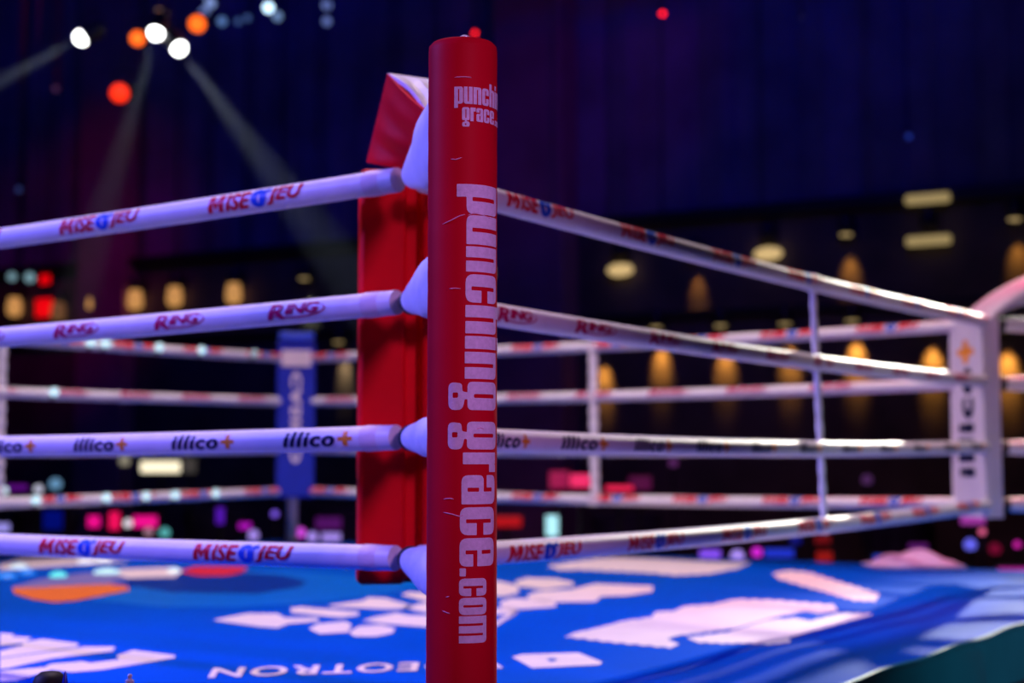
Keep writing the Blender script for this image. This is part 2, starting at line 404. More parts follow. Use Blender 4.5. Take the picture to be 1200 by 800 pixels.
# four skirts hanging from the canvas edge
for o0, d, nn in ((E0, R, -L), (E0, L, -R), (E0+R*SS, L, R), (E0+L*SS, R, L)):
    bm = BM(); rr = []; nseg = 160
    for z, k in ((MZ-.012, 0), (MZ-.06, .4), (MZ-.35, 1), (.0, 1)):
        row = []
        for i in range(nseg+1):
            a = SS*i/nseg; fold = .022*math.sin(a*5.2)+.015*math.sin(a*11.3+1)
            row.append(bm.verts.new(o0+d*a+nn*(.004+k*(.03+fold))+Vector((0, 0, z))))
        rr.append(row)
    for A, B in zip(rr, rr[1:]):
        for i in range(nseg): bm.faces.new((A[i], A[i+1], B[i+1], B[i]))
    sk = obj('apron_skirt', bm, M_skirt, ring)
    bm = BM(); sweep(bm, [o0+d*(SS*i/120)+nn*(.045+.022*math.sin(SS*i/120*5.2)+.015*math.sin(SS*i/120*11.3+1))+Vector((0, 0, MZ-.20)) for i in range(121)], .005, 6); obj('seam', bm, M_strap, sk)
# hem band along the visible edge
bm = BM(); sweep(bm, [E0+R*(SS*i/60)+Vector((0, 0, MZ-.012+.004*math.sin(i))) for i in range(61)], .012, 8); obj('edge_piping', bm, M_skirt, ring)
# deck under the canvas
bm = BM(); box(bm, (P+Fc)/2+Vector((0, 0, MZ/2-.03)), (SS-.1, SS-.1, MZ-.12), math.atan2(R.y, R.x)); obj('deck', bm, M_black, ring, False)

# ------------------------------------------------------------------ ropes
RR = .0305
ropeM = [M_rope, M_lred, M_lblue, M_lmag, M_lnavy, M_lor]
def rope(A, B, z, idx, logos, label, group, ang0=90, twist=0, a=.015, b=.015, tape=None, outward=None, sag=.02, bold=False, rr=RR):
    """one rope from A to B; logos: list of (t0, t1) metres along it; angle measured from straight up towards 'outward'"""
    D = (B-A); Ln = D.length; D.normalize(); O = outward
    def cen(t): return A+D*t+Vector((0, 0, z+.006-sag*4*(t/Ln)*(1-t/Ln)))
    t = thing('ring_rope', label, 'rope', tuple(A+Vector((0, 0, z))), group)
    bm = BM(); nseg = 48
    ts = [a+(Ln-a-b)*i/nseg for i in range(nseg+1)]
    sweep(bm, [cen(x) for x in ts], rr, 20)
    right = D.copy() if O.cross(Vector((0, 0, 1))).dot(D) < 0 else -D      # reading direction as seen from outside
    rd = right.dot(D)
    def fn(lift, ta, tb_, hgt, c):
        def f(x, y):
            tt = (ta+(tb_-ta)*x) if rd > 0 else (tb_-(tb_-ta)*x)
            an = math.radians(c)-(y-.5)*hgt/rr
            p = cen(tt); r = rr+lift
            return p+O*math.sin(an)*r+Vector((0, 0, math.cos(an)*r))
        return f
    for (ta, tb_) in logos:
        tm = (ta+tb_)/2; c = ang0+twist*tm/Ln
        ow = lambda q: (q-cen((q-A).dot(D)))
        if idx in (0, 3):
            hh = .046; w_ = [(.185, .46, 'ISE'), (.63, 1, 'JEU')]
            u = .052; M0 = [(0, 0), (u, 0), (u, .55), (.0875, .12), (.175-u, .55), (.175-u, 0), (.175, 0), (.175, 1), (.175-u*1.1, 1), (.0875, .52), (u*1.1, 1), (0, 1)]
            merge(bm, cutgrid(fill2d([[(x*.95+.028*y-.01, y) for x, y in M0]]), None, .12), fn(.0007, ta, tb_, hh, c), 1, ow)
            for x0, x1, s in w_:
                m2 = fit(text2d(s, .038 if not bold else .09, 1.05, .22), x0, x1, 0, 1)
                merge(bm, cutgrid(m2, .25, .12), fn(.0006, ta, tb_, hh, c), 1, ow)
            rx = .5*hh*1.2/(tb_-ta)
            ci = [(.545+rx*math.cos(2*PI*k/20), .5+.55*math.sin(2*PI*k/20)) for k in range(20)]
            ho = [(.545+rx*.16*math.cos(2*PI*k/12), .48+.26*math.sin(2*PI*k/12)) for k in range(12)]
            merge(bm, cutgrid(fill2d([ci, ho]), None, .12), fn(.0008, ta, tb_, hh, c), 2, ow)
            st = [(.60, .95), (.63, 1.0), (.66, 1.1), (.655, .92), (.68, .8), (.64, .8), (.62, .66)]
            merge(bm, fill2d([st]), fn(.0008, ta, tb_, hh, c), 2, ow)
        elif idx == 1:
            hh = .040
            m2 = fit(text2d('R', .03, 1, .2), 0, .30, .0, 1); merge(bm, cutgrid(m2, None, .12), fn(.0006, ta, tb_, hh, c), 3, ow)
            m2 = fit(text2d('ING', .045 if not bold else .07, .9, .2), .30, .88, .28, .95); merge(bm, cutgrid(m2, None, .12), fn(.0006, ta, tb_, hh, c), 3, ow)
            arc = [(.5+.48*math.cos(math.radians(q)), .52+.50*math.sin(math.radians(q))) for q in range(-160, 75, 9)]
            arc2 = [(.5+.455*math.cos(math.radians(q)), .55+.43*math.sin(math.radians(q))) for q in range(74, -160, -9)]
            merge(bm, cutgrid(fill2d([arc+arc2]), None, .12), fn(.0007, ta, tb_, hh, c), 3, ow)
        else:
            hh = .044
            m2 = fit(text2d('illico', .040, 1.14, .2), 0, .76, .05, .95); merge(bm, cutgrid(m2, None, .12), fn(.0006, ta, tb_, hh, c), 4, ow)
            k = .035; cx, cy = .90, .48; e = .11
            pl = [(cx-k, cy-.42), (cx+k, cy-.42), (cx+k, cy-e), (cx+.1, cy-e), (cx+.1, cy+e), (cx+k, cy+e), (cx+k, cy+.42), (cx-k, cy+.42), (cx-k, cy+e), (cx-.1, cy+e), (cx-.1, cy-e), (cx-k, cy-e)]
            merge(bm, cutgrid(fill2d([pl]), None, .12), fn(.0006, ta, tb_, hh, c), 5, ow)
    obj('rope_sleeve', bm, ropeM, t)
    if tape:
        bm = BM(); sweep(bm, [cen(x) for x in (tape[0], tape[0]+.02, (tape[0]+tape[1])/2, tape[1]-.02, tape[1])], [rr*.8, rr*.93, rr*1.03, rr*1.05, rr*1.05], 20)
        obj('end_tape', bm, M_tape, t)
    return t
def tpx(side_dir, px, o=P):
    """distance along a rope line at which it crosses an image column"""
    k = (px-600)/FPX
    return (k*o.y-o.x)/(side_dir.x-k*side_dir.y)
def spans(side_dir, lst, o=P): 
    r = [tuple(sorted((tpx(side_dir, x0, o), tpx(side_dir, x1, o)))) for x0, x1 in lst]
    return r
def extend(sp, upto):
    """continue the run of logos at the spacing of the last two"""
    sp = sorted(sp); st = sp[-1][0]-sp[-2][0]; wd = sp[-1][1]-sp[-1][0]
    while sp[-1][1]+st < upto: sp.append((sp[-1][0]+st, sp[-1][0]+st+wd))
    return sp
Lspans = [[(250, 361), (75, 168)], [(321, 391), (188, 249), (70, 125)], [(341, 422), (211, 284), (97, 160), (-8, 53)], [(239, 354), (60, 158)]]
Rspans = [[(584, 664), (720, 783), (829, 880)], [(572, 619), (664, 713), (752, 790), (826, 858)], [(560, 610), (647, 702), (733, 778), (806, 845), (871, 900)], [(586, 671), (726, 791), (836, 888)]]
nmz = ['top', 'second', 'third', 'lowest']
txt = ['red slanted lettering', 'magenta oval lettering', 'navy lettering and orange plus signs', 'red slanted lettering']
Langs = [88, 90, 88, 86]; Rangs = [78, 92, 90, 106]
for i in range(4):
    rope(P, Kc, HZ[i], i, extend(spans(L, Lspans[i]), S-.3), '%s rope of the near left side with %s' % (nmz[i], txt[i]), 'ropes of the near left side', Langs[i], 0, .045, .02, (.05, .138), -R)
    rope(P, Cc, HZ[i], i, extend(spans(R, Rspans[i]), S-.25), '%s rope of the near right side with %s' % (nmz[i], txt[i]), 'ropes of the near right side', Rangs[i], -62 if i == 3 else -18, .045, .045, (S-.12, S-.03), -L)
    # far sides: their inner faces, seen across the ring
    red = [(.16+.56*k, .16+.56*k+.34) for k in range(8)] if i != 1 else [(.3+.5*k, .3+.5*k+.27) for k in range(8)]
    ii = i if i != 2 else 2
    rope(Fc, Cc, HZ[i], ii, red, '%s rope of the far right side, beyond the canvas' % nmz[i], 'ropes of the far right side', 62, 0, .1, .1, None, -R, bold=True)
    rope(Fc, Kc, HZ[i], ii, red, '%s rope of the far left side, beyond the canvas' % nmz[i], 'ropes of the far left side', 62, 0, .1, .1, None, -L, bold=True)

# spacer straps between the ropes
def spacer(a, b, label, wd):
    t = thing('rope_spacer', label, 'rope spacer', (a.x, a.y, 0), 'rope spacers')
    bm = BM(); nn = 40
    pts = []; rad = []
    for k in range(nn+1):
        q = k/nn; p = a*(1-q)+b*q; pts.append(p); rad.append(wd*(1+.16*math.sin(k*1.9)))
    sweep(bm, pts, rad, 10); obj('strap', bm, M_rope, t)
    for i in range(4):
        q = (a.z-HZ[i])/(a.z-b.z); q = min(max(q, .0), 1); p = a*(1-q)+b*q; p.z = HZ[i]-.014
        D = R if 'near' in label or 'left' in label else L
        bm = BM(); sweep(bm, [p-D*wd*1.1, p+D*wd*1.1], RR+.004, 20); obj('loop', bm, M_rope, t)
def on(o, d, t, z): return o+d*t+Vector((0, 0, z))
spacer(on(P, R, 2.45, HZ[0]), on(P, R, 2.53, HZ[3]-.02), 'thin wrapped white strap tying the near right ropes together', .013)
spacer(on(Fc, -L, 2.41, HZ[0]), on(Fc, -L, 2.42, HZ[3]-.02), 'pale strap joining the far right ropes, straight beyond the near post', .028)
spacer(on(Fc, -R, 2.40, HZ[0]), on(Fc, -R, 2.40, HZ[3]-.02), 'pale strap joining the far left ropes at the left edge of the photo', .028)

# ------------------------------------------------------------------ near post
PO = Vector((-.093, 2.744, 0)); PR = .0650
post = thing('ring_post', 'tall red padded corner post with large lilac lettering, nearest the camera', 'corner post', tuple(PO))
ZT = .775+CZ
bm = BM()
prof = [(0, ZT+.002), (PR*.55, ZT+.002), (PR*.9, ZT), (PR*.985, ZT-.006), (PR, ZT-.016)]
prof += [(PR*(1+.004*math.sin(k*2.1)), ZT-.016-(ZT-.046-MZ)*k/60) for k in range(1, 61)]
prof += [(PR*.98, MZ+.03), (0, MZ+.03)]
lathe(bm, prof, PO, 72)
def cyl(lift):
    def f(ang, z): r = PR*1.004+lift; return PO+Vector((math.sin(ang)*r, -math.cos(ang)*r, z))
    return f
ow = lambda q: Vector((q.x-PO.x, q.y-PO.y, 0))
def zpx(py): return atd(541, py, PO.y-PR*.8).z
def apx(px): return math.asin(max(-1, min(1, (px-541.5)/41)))
big = [('p', 217, 251.5, 547.5), ('u', 253, 287, 547.4), ('n', 289.5, 319, 547), ('c', 322, 355, 546.5), ('h', 358, 391, 546.4), ('i', 394, 409, 546), ('n', 412.5, 444, 545.8),
       ('g', 447.5, 480.5, 546.5), ('g', 494, 526.5, 546), ('r', 530, 553, 544), ('a', 556.5, 590.5, 542.5), ('c', 594, 626.5, 540.8), ('e', 630, 663, 540.4), ('.', 665, 674.5, 540.6)]
for ch, y0, y1, bx in big:
    wd, g = glyph(ch); z0, z1 = zpx(y0), zpx(y1)
    a0 = apx(bx); kx = math.radians(66)/1.5
    g = cutgrid(g, None, .12)
    if ch == '.': fn_ = lambda x, y: cyl(.0005)(a0+y*kx*.75, z0+(z1-z0)*x/wd)
    else: fn_ = lambda x, y: cyl(.0005)(a0+y*kx, z0+(z1-z0)*x/wd)
    merge(bm, g, fn_, 1, ow)
for ch, y0, y1 in (('c', 677, 697.5), ('o', 699.5, 719.5), ('m', 721, 752.5)):
    wd, g = glyph(ch); z0, z1 = zpx(y0), zpx(y1); a0 = apx(540); kx = (apx(570.5)-a0)/1.5
    merge(bm, cutgrid(g, None, .15), lambda x, y: cyl(.0005)(a0+y*kx, z0+(z1-z0)*x/wd), 1, ow)
zb = zpx(123.5); xh = (zpx(103.5)-zb)/1.5; an = apx(533)
for ch in 'punching':
    wd, g = glyph(ch); k = math.radians(14.2)
    merge(bm, cutgrid(g, .15, None), lambda x, y: cyl(.0005)(an+x*k, zb+y*xh), 1, ow); an += (wd+.10)*k
zb = zpx(143.5); xh = (zpx(127.5)-zb)/1.5; an = apx(542)
for ch in 'grace':
    wd, g = glyph(ch); k = math.radians(12.4)
    merge(bm, cutgrid(g, .15, None), lambda x, y: cyl(.0005)(an+x*k, zb+y*xh), 1, ow); an += (wd+.10)*k
for ch in '.com':
    wd, g = glyph(ch); k = math.radians(5)
    merge(bm, cutgrid(g, .3, None), lambda x, y: cyl(.0005)(an+x*k, zb+y*xh*.4), 1, ow); an += (wd+.12)*k
obj('padded_sleeve', bm, [M_red, M_print], post)
M_crease_highlight = mat('vinyl_crease_highlight', (.85, .42, .60), .16, coat=1, crough=.08)  # pale pink colour paints the highlight along each crease of the red vinyl
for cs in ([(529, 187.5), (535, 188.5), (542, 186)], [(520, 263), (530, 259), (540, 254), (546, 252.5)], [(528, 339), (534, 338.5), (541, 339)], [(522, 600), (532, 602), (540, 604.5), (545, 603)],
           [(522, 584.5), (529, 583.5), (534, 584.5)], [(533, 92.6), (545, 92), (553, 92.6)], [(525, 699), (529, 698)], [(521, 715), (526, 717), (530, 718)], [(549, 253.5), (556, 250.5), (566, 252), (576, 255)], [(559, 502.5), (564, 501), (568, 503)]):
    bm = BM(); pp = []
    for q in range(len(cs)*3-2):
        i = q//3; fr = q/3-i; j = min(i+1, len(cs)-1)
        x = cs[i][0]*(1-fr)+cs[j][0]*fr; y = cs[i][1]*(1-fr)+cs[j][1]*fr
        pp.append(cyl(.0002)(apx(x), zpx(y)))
    sweep(bm, pp, [.0003]+[.0010]*(len(pp)-2)+[.0003], 8); obj('crease_highlight', bm, M_crease_highlight, post)
bm = BM(); lathe(bm, [(0, .0), (.012, 0), (.012, .004), (.006, .008), (0, .008)], PO+Vector((.005, -.04, ZT-.001)), 12); obj('top_rivet', bm, M_chrome, post)
bm = BM(); lathe(bm, [(0, MZ+.02), (.05, MZ+.02), (.05, MZ+.1), (0, MZ+.1)], PO, 24); obj('steel_pole', bm, M_black, post)
bm = BM(); lathe(bm, [(0, MZ+.006), (.075, MZ+.006), (.075, MZ+.02), (0, MZ+.02)], PO, 24); obj('base_plate', bm, M_black, post)

def plain_post(c, m, label, top, rad=.05):
    t = thing('ring_post', label, 'corner post', (c.x, c.y, 0))
    bm = BM(); lathe(bm, [(0, MZ+.02), (rad, MZ+.02), (rad, top-.02), (rad*.85, top), (0, top)], c, 28); obj('post_tube', bm, m, t)
    bm = BM(); lathe(bm, [(0, MZ+.006), (rad+.02, MZ+.006), (rad+.02, MZ+.02), (0, MZ+.02)], c, 24); obj('base_plate', bm, M_black, t)
dgF = (R+L).normalized(); dgC = (R-L).normalized()
plain_post(Fc+dgF*.30, M_whitepad, 'pale post showing under the blue far corner cushion', 2.4, .04)
plain_post(Cc+dgC*.80, M_whitepad, 'pale corner post just past the right edge, behind the white cushion', 2.62, .065)

# ------------------------------------------------------------------ turnbuckle covers
def cover(a, b, r0, rmid, r1, label, group, marks=False, strap=True):
    """padded cloth cover from the rope corner a to the post b"""
    t = thing('turnbuckle_cover', label, 'turnbuckle cover', tuple(a), group)
    d = b-a; bm = BM(); pts = []; rad = []
    for k in range(25):
        q = k/24; pts.append(a+d*q)
        e = min(1, q/.36)
        r = r0*.93+(rmid-r0*.93)*e
        r *= 1+.025*math.sin(q*19)
        rad.append((r, max(min(r, .032), r*.42)))
    rad[0] = (r0*.6, r0*.5); rad[-1] = (r1*.85, r1*.5)
    sweep(bm, pts, rad, 24)
    if marks:
        s2 = d.normalized().cross(Vector((0, 0, 1))).normalized()
        for j in range(3):
            ln = []
            for k in range(9):
                q = .22+.055*j+.05*math.sin(k/8*PI); aa = math.radians(-48+96*k/8)
                r = r0+(rmid-r0)*min(1, q/.36); ln.append(a+d*q-s2*math.cos(aa)*max(r*.44, .033)+Vector((0, 0, math.sin(aa)*r*1.05)))
            sweep(bm, ln, .004, 6, mi=1)
    obj('cloth_pad', bm, [M_sock, M_lmag], t)
    if strap:
        bm = BM(); sweep(bm, [a-d.normalized()*.012, a+d.normalized()*.014], r0*1.08, 20); obj('strap', bm, M_strap, t)
    return t
dn = -dgF
for i, (r1, rm, mk) in enumerate(((.08, .087, 1), (.06, .064, 1), (.04, .043, 0), (.045, .050, 1))):
    a = P+dn*.015+Vector((0, 0, HZ[i]+.004)); b = PO-dn*.035+Vector((0, 0, HZ[i]+(.0 if i else .02)))
    cover(a, b, .030, rm, r1, '%s white padded turnbuckle cover behind the red post' % nmz[i], 'turnbuckle covers at the red post', mk, strap=(i > 0))
for i in range(4):
    a = Cc+dgC*.03+Vector((0, 0, HZ[i])); b = Cc+dgC*.73+Vector((0, 0, HZ[i]))
    cover(a, b, .034, .045, .055, '%s pale turnbuckle cover at the right edge, beside the white cushion' % nmz[i], 'turnbuckle covers at the right corner')

# ------------------------------------------------------------------ corner cushions
def plan_prism(bm, pts, z0, z1, mi=0, seg=1, wob=0):
    rings = []
    for k in range(seg+1):
        z = z0+(z1-z0)*k/seg
        rings.append([bm.verts.new(Vector((p.x, p.y, z))+(Vector(p)-cent).normalized()*wob*math.sin(k*2.3+j) if False else Vector((p.x, p.y, z))) for j, p in enumerate(pts)])
    n_ = len(pts)
    for A, B in zip(rings, rings[1:]):
        for j in range(n_):
            f = bm.faces.new((A[j], A[(j+1) % n_], B[(j+1) % n_], B[j])); f.material_index = mi
    for rg in (rings[0], rings[-1]):
        f = bm.faces.new(rg); f.material_index = mi
wv = Vector((.983, .185, 0)); fw = dgF.copy()
pc = P+fw*.21+wv*.018
cu = thing('corner_cushion', 'bright red corner cushion with folded top, strapped behind the red post', 'corner cushion', (pc.x, pc.y, 1.40), 'corner cushions')
def U(a, b): return pc+wv*a+fw*b
HW = .123
bm = BM(); plan_prism(bm, [U(-HW, 0), U(-.008, 0), U(-.008, .055), U(.035, .055), U(.035, .0), U(HW-.0, .0), U(HW, .10), U(HW*.8, .14), U(-HW*.8, .14), U(-HW, .10)], 1.385, 2.44)
obj('cushion_body', bm, M_redpad, cu, bevel=.010)
bm = BM()                                           # folded top flap: red outside
A = U(-HW, .0)+Vector((0, 0, 2.40)); A2 = U(-HW, .10)+Vector((0, 0, 2.40))
Bp = atd(454, 86, 3.58); D_ = atd(503, 134, 3.36); E_ = atd(474, 198, 3.56); G_ = atd(522, 95, 3.62); A = atd(429, 190, 3.66)
def patch(bm, c4, n1, n2, th_, wr=0, mi=0, mi2=None):
    """wrinkled thick quad c4 = (p00, p10, p11, p01)"""
    p00, p10, p11, p01 = c4; nrm = (p10-p00).cross(p01-p00).normalized()
    if nrm.y > 0: nrm = -nrm
    vv = [[], []]
    for s in (0, 1):
        for i in range(n1+1):
            row = []
            for j in range(n2+1):
                x, y = i/n1, j/n2
                p = (p00*(1-x)+p10*x)*(1-y)+(p01*(1-x)+p11*x)*y
                bul = math.sin(PI*x)*.012+wr*math.sin(y*17+x*2)*math.sin(PI*x)*(1-y)**.5
                row.append(bm.verts.new(p+nrm*(bul-(th_ if s else 0))))
            vv[s].append(row)
    for s in (0, 1):
        for i in range(n1):
            for j in range(n2):
                f = bm.faces.new((vv[s][i][j], vv[s][i+1][j], vv[s][i+1][j+1], vv[s][i][j+1])); f.material_index = mi if s == 0 or mi2 is None else mi2
    per = [(i, 0) for i in range(n1)]+[(n1, j) for j in range(n2)]+[(i, n2) for i in range(n1, 0, -1)]+[(0, j) for j in range(n2, 0, -1)]
    for a_, b_ in zip(per, per[1:]+per[:1]):
        bm.faces.new((vv[0][a_[0]][a_[1]], vv[0][b_[0]][b_[1]], vv[1][b_[0]][b_[1]], vv[1][a_[0]][a_[1]]))
patch(bm, (A, E_, D_, Bp), 12, 24, .02, .007); fl = obj('folded_flap', bm, M_redpad, cu)
bm = BM(); patch(bm, (Bp+Vector((0, .004, .002)), D_+Vector((.0, .012, 0)), D_+Vector((.06, .02, .02)), G_), 10, 10, .01, .006); obj('flap_lining', bm, M_sock, fl)

def cushion(c, w, d, z0, z1, hw, th_, m, label, arr, top=None):
    """flat-faced cushion: w = its width axis, d = towards the post"""
    t = thing('corner_cushion', label, 'corner cushion', (c.x, c.y, z0), 'corner cushions')
    bm = BM(); q = [c-w*hw, c+w*hw, c+w*hw+d*th_, c-w*hw+d*th_]
    plan_prism(bm, q, z0, z1)
    for s, x0, x1, y0, y1, mi, vert in arr:
        g = fit(text2d(s, .05, 1.2), 0, 1, 0, 1)
        if vert: fn_ = lambda x, y: c-w*hw+w*2*hw*(x0+(x1-x0)*y)-d*.0015+Vector((0, 0, z0+(z1-z0)*(y0+(y1-y0)*(x))))
        else: fn_ = lambda x, y: c-w*hw+w*2*hw*(x0+(x1-x0)*x)-d*.0015+Vector((0, 0, z0+(z1-z0)*(y0+(y1-y0)*y)))
        merge(bm, g, fn_, mi, lambda q_: -d)
    obj('cushion_body', bm, [m, M_cwhite, M_lnavy, M_lor], t, bevel=.012)
    return t
# far blue corner: width axis points right in the view
t = cushion(Fc-dgF*.14, wv, dgF, 1.42, 2.49, .130, .12, M_bluepad, 'dark blue corner cushion with vertical white lettering at the far corner',
        [('CASINO', .64, .36, .80, .22, 1, True)])
bm = BM(); box(bm, Fc-dgF*.145+Vector((0, 0, 2.37)), (.20, .012, .11), math.atan2(wv.y, wv.x)); obj('printed_patch', bm, M_cwhite, t, False)
bm = BM(); box(bm, Fc-dgF*.05+Vector((0, 0, 2.52)), (.24, .22, .06), math.atan2(wv.y, wv.x)); obj('top_cap', bm, mat('bright_blue_vinyl', (.05, .12, .8), .4), t, bevel=.015)
# white right corner: its face looks into the ring; width axis from far to near
wC = Vector((.185, -.983, 0)).normalized()
tC = cushion(Cc-dgC*.165, wC, dgC, 1.40, 2.39, .172, .09, M_whitepad, 'white corner cushion with vertical navy lettering and orange plus at the right corner',
        [('illico', .72, .22, .20, .76, 2, True), ('+', .25, .75, .78, .90, 3, False)])
bm = BM(); pts = []; rad = []
for k in range(17):                                  # curved hood from the cushion top to the post
    q = k/16; p = Cc-dgC*.13+dgC*(.86*q)+Vector((0, 0, 2.37+.20*math.sin(min(1, q*1.9)*PI/2)**.8))
    pts.append(p); rad.append((.03+.055*min(1, q*2), .17-.04*q))
sweep(bm, pts, rad, 24); obj('top_hood', bm, M_whitepad, tC)

# ------------------------------------------------------------------ glowing discs added for glints on the canvas, and a towel
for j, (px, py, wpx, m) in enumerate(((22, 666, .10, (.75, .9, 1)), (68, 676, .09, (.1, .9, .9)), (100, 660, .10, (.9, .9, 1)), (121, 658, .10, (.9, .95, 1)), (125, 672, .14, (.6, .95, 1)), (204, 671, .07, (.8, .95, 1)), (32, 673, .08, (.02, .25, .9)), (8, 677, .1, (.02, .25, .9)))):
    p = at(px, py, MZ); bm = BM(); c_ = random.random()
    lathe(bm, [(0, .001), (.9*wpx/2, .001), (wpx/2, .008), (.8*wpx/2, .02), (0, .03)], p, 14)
    o = obj('canvas_glint', bm, glow(m, .9), None); place_origin(o, p)
    tag(o, 'small round %s added glint on the canvas, %s of eight from the left' % ('blue' if m[0] < .05 else 'teal' if m[0] < .2 else 'white', ORD[sorted([22, 68, 100, 121, 125, 204, 32, 8]).index(px)]), 'glint', 'added glints on the canvas')
# towel over the far apron
p = at(1070, 666, MZ)
bm = BM(); n1 = 24; g_ = [[None]*(n1+1) for _ in range(n1+1)]
for i in range(n1+1):
    for j in range(n1+1):
        x = (i/n1-.5); y = (j/n1-.5); r = min(1, math.hypot(x, y)*2)
        h = .07*(1-r**2)*(1+.2*math.sin(x*14+y*5))
        q = p+Vector((x*.5, y*.26, 0)); q.z = MZ+.025+max(0, h); g_[i][j] = bm.verts.new(q)
for i in range(n1):
    for j in range(n1): bm.faces.new((g_[i][j], g_[i+1][j], g_[i+1][j+1], g_[i][j+1]))
ext = bmesh.ops.extrude_face_region(bm, geom=bm.faces[:]); bmesh.ops.translate(bm, verts=[v for v in ext['geom'] if isinstance(v, bmesh.types.BMVert)], vec=(0, 0, -.015))
o = obj('towel', bm, M_towel); place_origin(o, p); tag(o, 'crumpled pale pink-lit towel on the far edge of the canvas', 'towel')

# glowing beads added to imitate glints on the far left ropes
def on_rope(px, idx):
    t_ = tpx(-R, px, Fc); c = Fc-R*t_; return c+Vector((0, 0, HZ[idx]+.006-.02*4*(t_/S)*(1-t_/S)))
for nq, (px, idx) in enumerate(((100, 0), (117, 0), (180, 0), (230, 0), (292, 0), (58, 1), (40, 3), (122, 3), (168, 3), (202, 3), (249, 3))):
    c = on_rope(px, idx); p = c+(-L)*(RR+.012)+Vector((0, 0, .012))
    t = thing('rope_glint', 'small white added glint, %s from the left on the %s far left rope' % (ORD[nq if nq < 5 else 0 if nq == 5 else nq-6], nmz[idx]), 'glint', tuple(c), 'added glints on the far left ropes')
    bm = BM(); bmesh.ops.create_icosphere(bm, subdivisions=2, radius=.026, matrix=Matrix.Translation(p)); obj('lens', bm, glow((.6, .9, 1), 1.1 if px != 292 else .4), t)  # emissive bead standing in for a glint, not a lamp lens
    bm = BM(); sweep(bm, [c-R*.012, c+R*.012], RR+.004, 16); obj('added_bead_ring', bm, M_plast, t)  # dark ring added to carry the bead

# ------------------------------------------------------------------ wall sconces
M_sc = mat('sconce_metal', (.05, .045, .04), .4, .6)
def sconce(px, py, kind, col, power, label, group):
    p = wallpt(px, py); base = p+WN*.01
    t = thing('wall_sconce', label, 'wall lamp', tuple(base), group)
    bm = BM(); box(bm, base+WN*.03, (.16, .05, .22), WR); obj('back_plate', bm, M_sc, t, False, .005)
    bm = BM(); lathe(bm, [(0, 0), (.07, 0), (.085, .03), (.085, .16), (.07, .19), (0, .19)], base+WN*.15+Vector((0, 0, -.06)), 20); obj('shade', bm, M_sc, t)
    if kind == 'bar':
        for dz in (-.20, .24):
            bm = BM(); box(bm, base+WN*.16+Vector((0, 0, dz)), (.46, .10, .10), WR); obj('lit_bar', bm, glow((.85, .62, .25), .38), t, bevel=.03)
        bm = BM(); box(bm, base+WN*.10+Vector((0, 0, .02)), (.10, .05, .4), WR); obj('bracket', bm, M_sc, t, False)
    elif kind == 'glass':
        bm = BM(); lathe(bm, [(0, -.34), (.07, -.33), (.105, -.27), (.10, -.17), (.08, -.07), (.06, -.05), (0, -.05)], base+WN*.15, 20); obj('glass_shade', bm, glow((.95, .45, .13), .6 if col == AM else .12), t)
    elif kind == 'half':
        bm = BM(); bmesh.ops.create_uvsphere(bm, u_segments=16, v_segments=10, radius=.15, matrix=Matrix.Translation(base+WN*.14+Vector((0, 0, -.22))) @ Matrix.Rotation(WR, 4, 'Z') @ Matrix.Diagonal((1.1, .5, .5, 1))); obj('glass_bowl', bm, glow((.9, .62, .26), .75), t)
    else:
        bm = BM(); lathe(bm, [(0, -.012), (.06, -.012), (.065, 0), (0, 0)], base+WN*.15+Vector((0, 0, -.062)), 16); obj('lens', bm, glow((1, .7, .3), .5), t)
    l = bpy.data.lights.new('sconce_light', 'SPOT'); l.color = col; l.energy = power; l.spot_size = math.radians(37); l.spot_blend = .9; l.shadow_soft_size = .03
    o = bpy.data.objects.new('sconce_light', l); C.objects.link(o); o.parent = t; o.location = WN*.16+Vector((0, 0, -.12))
    o.rotation_euler = Vector((WN.x*-.48, WN.y*-.48, -1)).to_track_quat('-Z', 'Y').to_euler()
AM = (1, .45, .07); YE = (1, .80, .42); GR = (.75, .9, .6)
rowA = [(27, 345, 'glass', AM, 10), (78, 350, 'glass', YE, 5), (120, 340, 'glass', AM, 10), (168, 336, 'glass', AM, 10), (214, 332, 'glass', AM, 12), (283, 328, 'glass', AM, 14), (365, 322, 'dn', GR, 30),
        (590, 300, 'half', YE, 14), (660, 296, 'dn', YE, 26), (733, 296, 'half', YE, 16), (818, 294, 'dn', AM, 14), (905, 276, 'half', GR, 4), (996, 270, 'dn', AM, 24), (1092, 262, 'bar', YE, 18), (1192, 252, 'dn', AM, 22)]
rowB = [(405, 396, 'dn', YE, 8), (708, 400, 'dn', AM, 30), (775, 378, 'dn', AM, 26), (850, 376, 'dn', AM, 26), (925, 374, 'dn', AM, 30), (1003, 370, 'dn', AM, 40), (1092, 376, 'dn', AM, 44), (1180, 380, 'dn', AM, 40), (500, 392, 'dn', AM, 20), (560, 390, 'dn', AM, 20)]
ordn = 'first second third fourth fifth sixth seventh eighth ninth tenth eleventh twelfth thirteenth fourteenth fifteenth'.split()
rowA.sort(); rowB.sort()
for j, (x, y, k, c_, pw) in enumerate(rowA):
    sconce(x, y, k, c_, pw*.9, ordn[j]+' upper wall lamp from the left, %s' % {'dn': 'throwing a warm pool down the wall', 'glass': 'with a small amber glass shade', 'half': 'with a glowing bowl', 'bar': 'with two glowing bars'}[k], 'upper row of lamps on the back wall')
for j, (x, y, k, c_, pw) in enumerate(rowB):
    sconce(x, y, k, c_, pw*3.0, ordn[j]+' lower wall lamp from the left, amber pool behind the far ropes', 'lower row of lamps on the back wall')

